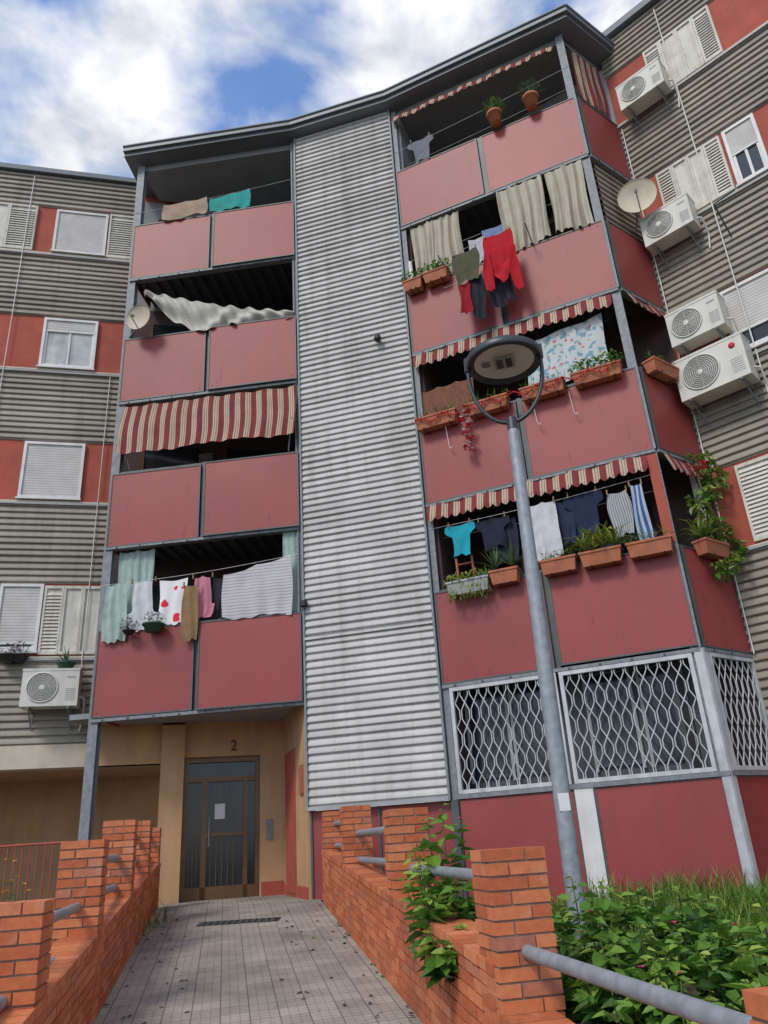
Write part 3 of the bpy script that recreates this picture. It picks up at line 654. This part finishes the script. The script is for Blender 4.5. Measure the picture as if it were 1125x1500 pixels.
# ------------------------------------------------------------ street lamp
lp=B("street_lamp")
bx=Vector((1.145,6,-.95+E)); tp=Vector((1.19,6,3.3+E))
lp.cyl(bx,bx+Vector((0,0,.02)),.14,'pole',.14,24)
mid=bx+(tp-bx)*.52
lp.cyl(bx,mid,.068,'pole',.060,24); lp.cyl(mid,tp,.060,'pole',.050,24)
lp.cyl(tp,tp+Vector((0,0,.12)),.052,'lampgrey',.045,20)
hc=Vector((1.197,6,4.02+E)); rd=.335
for sg in (-1,1):
    pts=[]
    for i in range(15):
        a=i/14*math.pi/2*1.12
        x=sg*rd*1.0*math.sin(a); z=3.38+.56*(1-math.cos(a)); pts.append(Vector((1.19+x*.97,6-.24*x,z+E)))
    lp.tube(pts,.019,'lampgrey',8)
    lp.box8([pts[-1]+Vector(v) for v in ((-.03,-.03,-.06),(.03,-.03,-.06),(.03,.03,-.06),(-.03,.03,-.06),(-.03,-.03,.08),(.03,-.03,.08),(.03,.03,.08),(-.03,.03,.08))],'lampgrey')
lp.lathe(hc,[(rd*.82,.0),(rd,-.03),(rd*1.03,.0),(rd*1.03,.05),(rd*.9,.085),(rd*.5,.12),(0,.135)],'lampgrey',48)
lp.lathe(hc,[(rd*.82,.0),(rd*.79,.012),(0,.016)],'lens',48)
lf=Fr((hc.x,hc.y),(.97,-.24)); zc=hc.z-E
lp.box(lf,-.09,.09,-.09,.09,zc-.012,zc+.014,'grey'); lp.box(lf,-.07,-.01,-.07,.07,zc-.016,zc-.0121,'lampgrey'); lp.box(lf,.015,.07,-.07,.07,zc-.016,zc-.0121,'black')
lp.box(lf,-.2,-.13,-.03,.03,zc-.002,zc+.013,'galv')
lp.box(Fr((1.155,5.94),(1,0)),-.04,.04,.0,.004,.15,.27,'white')
lp.make()

# ------------------------------------------------------------ ground, ramp, gardens
RS=.08
def rz(y): return min(-1.512+RS*y,-.6)
def rxr(y): return 1.295-.218*y
def rxl(y): return -.89-.218*y
gd=B("ground"); S=400; gd.add([(-S,-S,0-.02),(S,-S,-.02),(S,S,-.02),(-S,S,-.02)],[(0,1,2,3)],'ground'); gd.make()
rm=B("ramp_pavement"); ys=[-8,0,1,3,5,7,9,11.4,13.6]
vs=[];uv=[]
for y in ys:
    z=(rz(y) if y>=0 else -1.512)+E; wx=(3 if y<0 else 0)
    for x in (rxl(y)-wx,rxr(y)+wx): vs.append((x,y,z)); uv.append((.977*x+.213*y,-.213*x+.977*y))
rm.add(vs,[(2*i,2*i+1,2*i+3,2*i+2) for i in range(len(ys)-1)],'pave',uv)
rm.add([(-9,11.6,-.604+E),(-1,11.3,-.604+E),(-1,17,-.604+E),(-9,17,-.604+E)],[(0,1,2,3)],'pave'); 
rm.make()
dr=B("drain_grate")
y0=10.0
def rp3(x,y,h): return Vector((x,y,rz(y)+E+h))
for i in range(12): 
    x=rxl(y0)+.62+i*.075; dr.box8([rp3(x,9.95,.002),rp3(x+.05,9.95,.002),rp3(x+.05,10.15,.002),rp3(x,10.15,.002),rp3(x,9.95,.01),rp3(x+.05,9.95,.01),rp3(x+.05,10.15,.01),rp3(x,10.15,.01)],'frame')
x=rxl(y0)+.6; dr.add([rp3(x,9.92,.004),rp3(x+.95,9.92,.004),rp3(x+.95,10.18,.004),rp3(x,10.18,.004)],[(0,1,2,3)],'black'); dr.make()
def gh(y):
    P=[(-6,-1.63),(1,-1.35),(3,-1.0),(5,-.84),(9,-.78),(40,-.78)]
    if y<=P[0][0]: return P[0][1]
    for (a,c),(b_,d) in zip(P,P[1:]):
        if y<=b_: return c+(d-c)*(y-a)/(b_-a)
    return P[-1][1]
for side in (1,-1):
    b=B("garden_soil"); ny=40; nx=36; vs=[]
    for j in range(ny+1):
        y=-6+20*j/ny
        for i in range(nx+1):
            t=(i/nx)**1.6*30; x=(rxr(y)+.12+t) if side>0 else (rxl(y)-.12-t)
            vs.append((x,y,gh(y)+E+(R.uniform(-.03,.03) if 0<i and y<13 else 0)))
    b.add(vs,[(j*(nx+1)+i,j*(nx+1)+i+1,(j+1)*(nx+1)+i+1,(j+1)*(nx+1)+i) for j in range(ny) for i in range(nx)],'soil',None,.5,True); b.make()
PIT=.064; BH=.053
def brickwall(y0,y1,side,H):
    b=B("brick_wall"); inner=rxr if side>0 else rxl
    def q(y,t,h): x=inner(y)+.977*t*side; return Vector((x,y+.213*t*side,rz(y)+h+E))
    n=max(2,int(round((H-.06)/PIT))); T=.24
    b.box8([q(y0,.01,-.1),q(y1,.01,-.1),q(y1,T-.01,-.1),q(y0,T-.01,-.1),q(y0,.01,n*PIT+.04),q(y1,.01,n*PIT+.04),q(y1,T-.01,n*PIT+.04),q(y0,T-.01,n*PIT+.04)],'mortar')
    for c in range(-1,n):
        y=y0-(.125 if c%2 else 0); h=c*PIT
        while y<y1:
            a=max(y,y0); e=min(y+.238,y1)
            if e-a>.02:
                j=R.uniform(-.003,.003)
                b.box8([q(a,j,h),q(e,j,h),q(e,T+j,h),q(a,T+j,h),q(a,j,h+BH),q(e,j,h+BH),q(e,T+j,h+BH),q(a,T+j,h+BH)],'brick',R.random()**1.2)
            y+=.25
    y=y0
    while y<y1-.03:
        e=min(y+.112,y1); h=n*PIT; d=R.uniform(-.003,.003); b.box8([q(y,-.008+d,h),q(e,-.008+d,h),q(e,T+.008+d,h),q(y,T+.008+d,h),q(y,-.008+d,h+.055),q(e,-.008+d,h+.055),q(e,T+.008+d,h+.055),q(y,T+.008+d,h+.055)],'brick',R.random()); y+=.122
    b.make()
PS=.30
def pillar(yfar,side,ztop):
    b=B("brick_pillar"); y=yfar-.977*PS; x=(rxr if side>0 else rxl)(y); fr=Fr((x,y),(.977,.213)); S=PS; z0=rz(y)-.1
    u=(0 if side>0 else -S)
    b.box(fr,u+.008,u+S-.008,-S+.008,-.008,z0,ztop-.01,'mortar')
    n=int((ztop-z0)/PIT)+1; s=(S-.01)*.34; l=S-.01-s
    for c in range(n):
        z=ztop-BH-c*PIT
        A=[(0,l,0,s),(l+.01,S,0,l),(s+.01,S,l+.01,S),(0,s,s+.01,S)]
        for a in A:
            if c%2: a=(S-a[1],S-a[0],a[2],a[3])
            j=R.uniform(-.003,.003)
            b.box(fr,u+a[0]+j,u+a[1]+j,-a[3]+j,-a[2]+j,z,z+BH,'brick',R.random()**1.2)
    b.make(); return y
PR=[(2.245,-.38),(4.43,-.05),(6.73,.26),(9.22,.42),(10.95,.45)]
PLl=[(2.3,-.45),(4.53,-.15),(6.43,.17),(8.47,.39),(10.17,.45),(11.7,.42)]
rl=B("handrail")
for side,PP in ((1,PR),(-1,PLl)):
    for y,z in PP: pillar(y,side,z)
    if side>0: brickwall(.6,4.2,1,.46); brickwall(4.2,PP[-1][0]+.1,1,.63)
    else: brickwall(.6,PP[-1][0]+.1,-1,.60)
    for i in range(len(PP)-1):
        (ya,za),(yb,zb)=PP[i],PP[i+1]; inner=rxr if side>0 else rxl
        def q(y,z): return Vector((inner(y)+.977*.15*side,y+.213*.15*side,z+E))
        hs=(za-.14,) if i==0 or i==1 and side>0 else (za-.14,za-.40)
        for h in hs: rl.cyl(q(ya-.05,h),q(yb-PS+.05,h+.02),.032,'pole',None,16)
rl.make()
fc=B("metal_fence"); ff=Fr((-9,11.0),(1,.02))
for i in range(46): u=i*.1; fc.cyl(ff.p(u,0,-.75),ff.p(u,0,.3),.009,'redwall',None,5,False)
fc.cyl(ff.p(0,0,.3),ff.p(4.5,0,.3),.016,'redwall'); fc.cyl(ff.p(0,0,-.65),ff.p(4.5,0,-.65),.014,'redwall'); fc.make()

# ------------------------------------------------------------ garden planting
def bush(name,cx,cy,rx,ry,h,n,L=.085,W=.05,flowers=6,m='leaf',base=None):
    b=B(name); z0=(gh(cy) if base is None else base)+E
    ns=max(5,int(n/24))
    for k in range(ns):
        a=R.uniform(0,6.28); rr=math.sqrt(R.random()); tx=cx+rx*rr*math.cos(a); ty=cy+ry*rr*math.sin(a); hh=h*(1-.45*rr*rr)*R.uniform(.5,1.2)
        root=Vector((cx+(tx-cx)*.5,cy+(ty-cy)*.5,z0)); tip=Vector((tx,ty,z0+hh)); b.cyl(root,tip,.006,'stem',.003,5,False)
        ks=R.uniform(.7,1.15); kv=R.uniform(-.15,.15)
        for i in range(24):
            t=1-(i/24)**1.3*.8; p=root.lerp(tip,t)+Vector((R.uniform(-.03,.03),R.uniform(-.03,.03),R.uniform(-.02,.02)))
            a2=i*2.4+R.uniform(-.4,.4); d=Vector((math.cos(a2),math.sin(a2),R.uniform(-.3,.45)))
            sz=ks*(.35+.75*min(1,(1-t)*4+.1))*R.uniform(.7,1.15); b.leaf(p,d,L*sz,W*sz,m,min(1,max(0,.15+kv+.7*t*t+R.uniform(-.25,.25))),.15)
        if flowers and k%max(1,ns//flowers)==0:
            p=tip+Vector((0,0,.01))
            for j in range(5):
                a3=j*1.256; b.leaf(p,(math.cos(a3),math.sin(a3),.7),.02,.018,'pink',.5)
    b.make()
bush("flowering_shrub",.28,5.75,.34,.50,.88,520,.15,.09,2)
bush("flowering_shrub",.16,5.15,.18,.3,.42,170,.14,.085,0,base=-.72)
bush("flowering_shrub",.02,7.7,.2,.4,.62,200,.10,.06,0)
for cx,cy,rx,h,n in ((1.0,4.2,.42,.52,560),(1.7,4.4,.45,.46,560),(1.35,3.35,.42,.52,560),(1.0,5.0,.4,.55,480),(1.6,5.3,.5,.5,480),(2.2,4.9,.45,.40,380),(1.9,3.5,.4,.42,450),(.92,3.5,.25,.42,300),(2.3,3.9,.4,.32,300),(.9,5.8,.32,.52,300),(1.8,6.2,.5,.32,260),(1.3,6.6,.4,.35,220),(1.25,2.7,.35,.35,300),(2.7,4.4,.4,.25,220)):
    bush("flowering_shrub",cx,cy,rx,rx,h,n,.125,.07,2)
def grass(name,x0,x1,y0,y1,n,h,hs=1):
    b=B(name)
    for i in range(n):
        x=R.uniform(x0,x1); y=R.uniform(y0,y1); z=gh(y)+E; a=R.uniform(0,6.28); l=h*R.uniform(.4,1.15)*(1.5 if math.sin(x*5+1)*math.sin(y*4)>.4 else .85); q=Vector((math.cos(a),math.sin(a),0)); s=Vector((-q.y,q.x,0))*.005
        c=Vector((x,y,z-.02)); m1=c+q*l*.15+Vector((0,0,l*.6)); t=c+q*l*R.uniform(.3,.7)+Vector((0,0,l*.9))
        b.add([c-s,c+s,m1+s,m1-s,t],[(0,1,2,3),(3,2,4)],'leaf' if R.random()>.12 else 'yleaf',None,min(1,max(0,R.uniform(.2,1))))
    b.make()
grass("grass",1.6,4.6,4.6,8.9,19000,.30); grass("grass",2.2,3.6,2.6,4.8,8000,.26); grass("grass",.2,2.0,6.5,10.0,5000,.2)
bush("shrub",-2.75,5.6,.2,.5,.45,240,.1,.06,0); bush("shrub",-3.2,7.2,.3,.5,.4,220,.1,.06,0)
grass("grass",-7,-2.9,5.0,10.5,7000,.3)
# weeds and fallen leaves along the ramp edges
lt=B("fallen_leaves")
for i in range(110):
    y=R.uniform(4.5,11); e=R.random()**3; x=rxl(y)+e*1.0 if R.random()<.5 else rxr(y)-e*1.0
    lt.leaf((x,y,rz(y)+E+.008),(R.uniform(-1,1),R.uniform(-1,1),.05),.05,.028,'dry' if R.random()<.7 else 'leaf',R.random(),.1)
lt.make()
yf=B("yellow_wildflowers")
for i in range(30):
    x=R.uniform(-4.6,-3.2); y=R.uniform(6.2,8.2); z=gh(y)+E; h=R.uniform(.4,.95); t=Vector((x+R.uniform(-.08,.08),y,z+h)); yf.cyl((x,y,z),t,.004,'stem',.002,4,False)
    for j in range(6): yf.leaf(t,(math.cos(j),math.sin(j),.4),.03,.02,'yellow',.5)
    for j in range(8): yf.leaf(Vector((x,y,z)).lerp(t,j/9),(math.cos(j*2.4),math.sin(j*2.4),.3),.09,.02,'leaf',.5)
yf.make()

# ------------------------------------------------------------ world, sun, camera
el=math.radians(46); az=math.radians(215)
w=bpy.data.worlds.new("World"); scene.world=w; w.use_nodes=True; nt=w.node_tree
bg=nt.nodes["Background"]; sky=nt.nodes.new("ShaderNodeTexSky"); sky.sky_type='NISHITA'; sky.sun_disc=False; sky.sun_elevation=el; sky.sun_rotation=az
tc=nt.nodes.new("ShaderNodeTexCoord"); sp=nt.nodes.new("ShaderNodeSeparateXYZ"); lk(nt,tc.outputs["Generated"],sp.inputs[0])
mxz=nt.nodes.new("ShaderNodeMath"); mxz.operation='MAXIMUM'; mxz.inputs[1].default_value=.06; lk(nt,sp.outputs[2],mxz.inputs[0])
cx=[]
for i in (0,1):
    d=nt.nodes.new("ShaderNodeMath"); d.operation='DIVIDE'; lk(nt,sp.outputs[i],d.inputs[0]); lk(nt,mxz.outputs[0],d.inputs[1]); cx.append(d.outputs[0])
cb=nt.nodes.new("ShaderNodeCombineXYZ"); lk(nt,cx[0],cb.inputs[0]); lk(nt,cx[1],cb.inputs[1]); cb.inputs[2].default_value=3.3
def wn(scale,detail,rough,off):
    mp=nt.nodes.new("ShaderNodeMapping"); mp.inputs["Location"].default_value=off; lk(nt,cb.outputs[0],mp.inputs[0])
    n=nt.nodes.new("ShaderNodeTexNoise"); n.inputs["Scale"].default_value=scale; n.inputs["Detail"].default_value=detail; n.inputs["Roughness"].default_value=rough; n.inputs["Distortion"].default_value=.2; lk(nt,mp.outputs[0],n.inputs["Vector"]); return n.outputs["Fac"]
cov=ramp(nt,wn(5.2,9,.52,(.35,.1,0)),[(.36,.06),(.58,1)])
shade=ramp(nt,wn(6,8,.55,(4,2,1)),[(.36,(5.6,6.1,7.0)),(.58,(9.8,9.8,9.9))])
blue=mix(nt,1,sky.outputs[0],(1.5,2.0,2.6),'MULTIPLY')
c=mix(nt,cov,blue,shade); lk(nt,c,bg.inputs[0]); bg.inputs[1].default_value=.105
sun=bpy.data.lights.new("sun","SUN"); sun.energy=1.9; sun.angle=math.radians(14); sun.color=(1,.93,.83)
so=bpy.data.objects.new("sun",sun); scene.collection.objects.link(so)
dv=Vector((math.sin(az)*math.cos(el),math.cos(az)*math.cos(el),math.sin(el))); so.rotation_euler=(-dv).to_track_quat('-Z','Y').to_euler(); so.location=dv*40
cam=bpy.data.cameras.new("camera"); co=bpy.data.objects.new("camera",cam); scene.collection.objects.link(co)
th=math.radians(23.4); ct,st=math.cos(th),math.sin(th)
F=Vector((0,ct,st)); U0=Vector((0,-st,ct)); R0=Vector((1,0,0)); k1,k2=.9978,.066
rr=R0*k1-U0*k2; uu=R0*k2+U0*k1
co.matrix_world=Matrix(((rr.x,uu.x,-F.x,0),(rr.y,uu.y,-F.y,0),(rr.z,uu.z,-F.z,E),(0,0,0,1)))
cam.sensor_fit='VERTICAL'; cam.sensor_height=34.6; cam.lens=26; cam.clip_end=2000; cam.clip_start=.05
scene.camera=co
scene.view_settings.view_transform='Standard'; scene.view_settings.look='None'; scene.view_settings.exposure=0
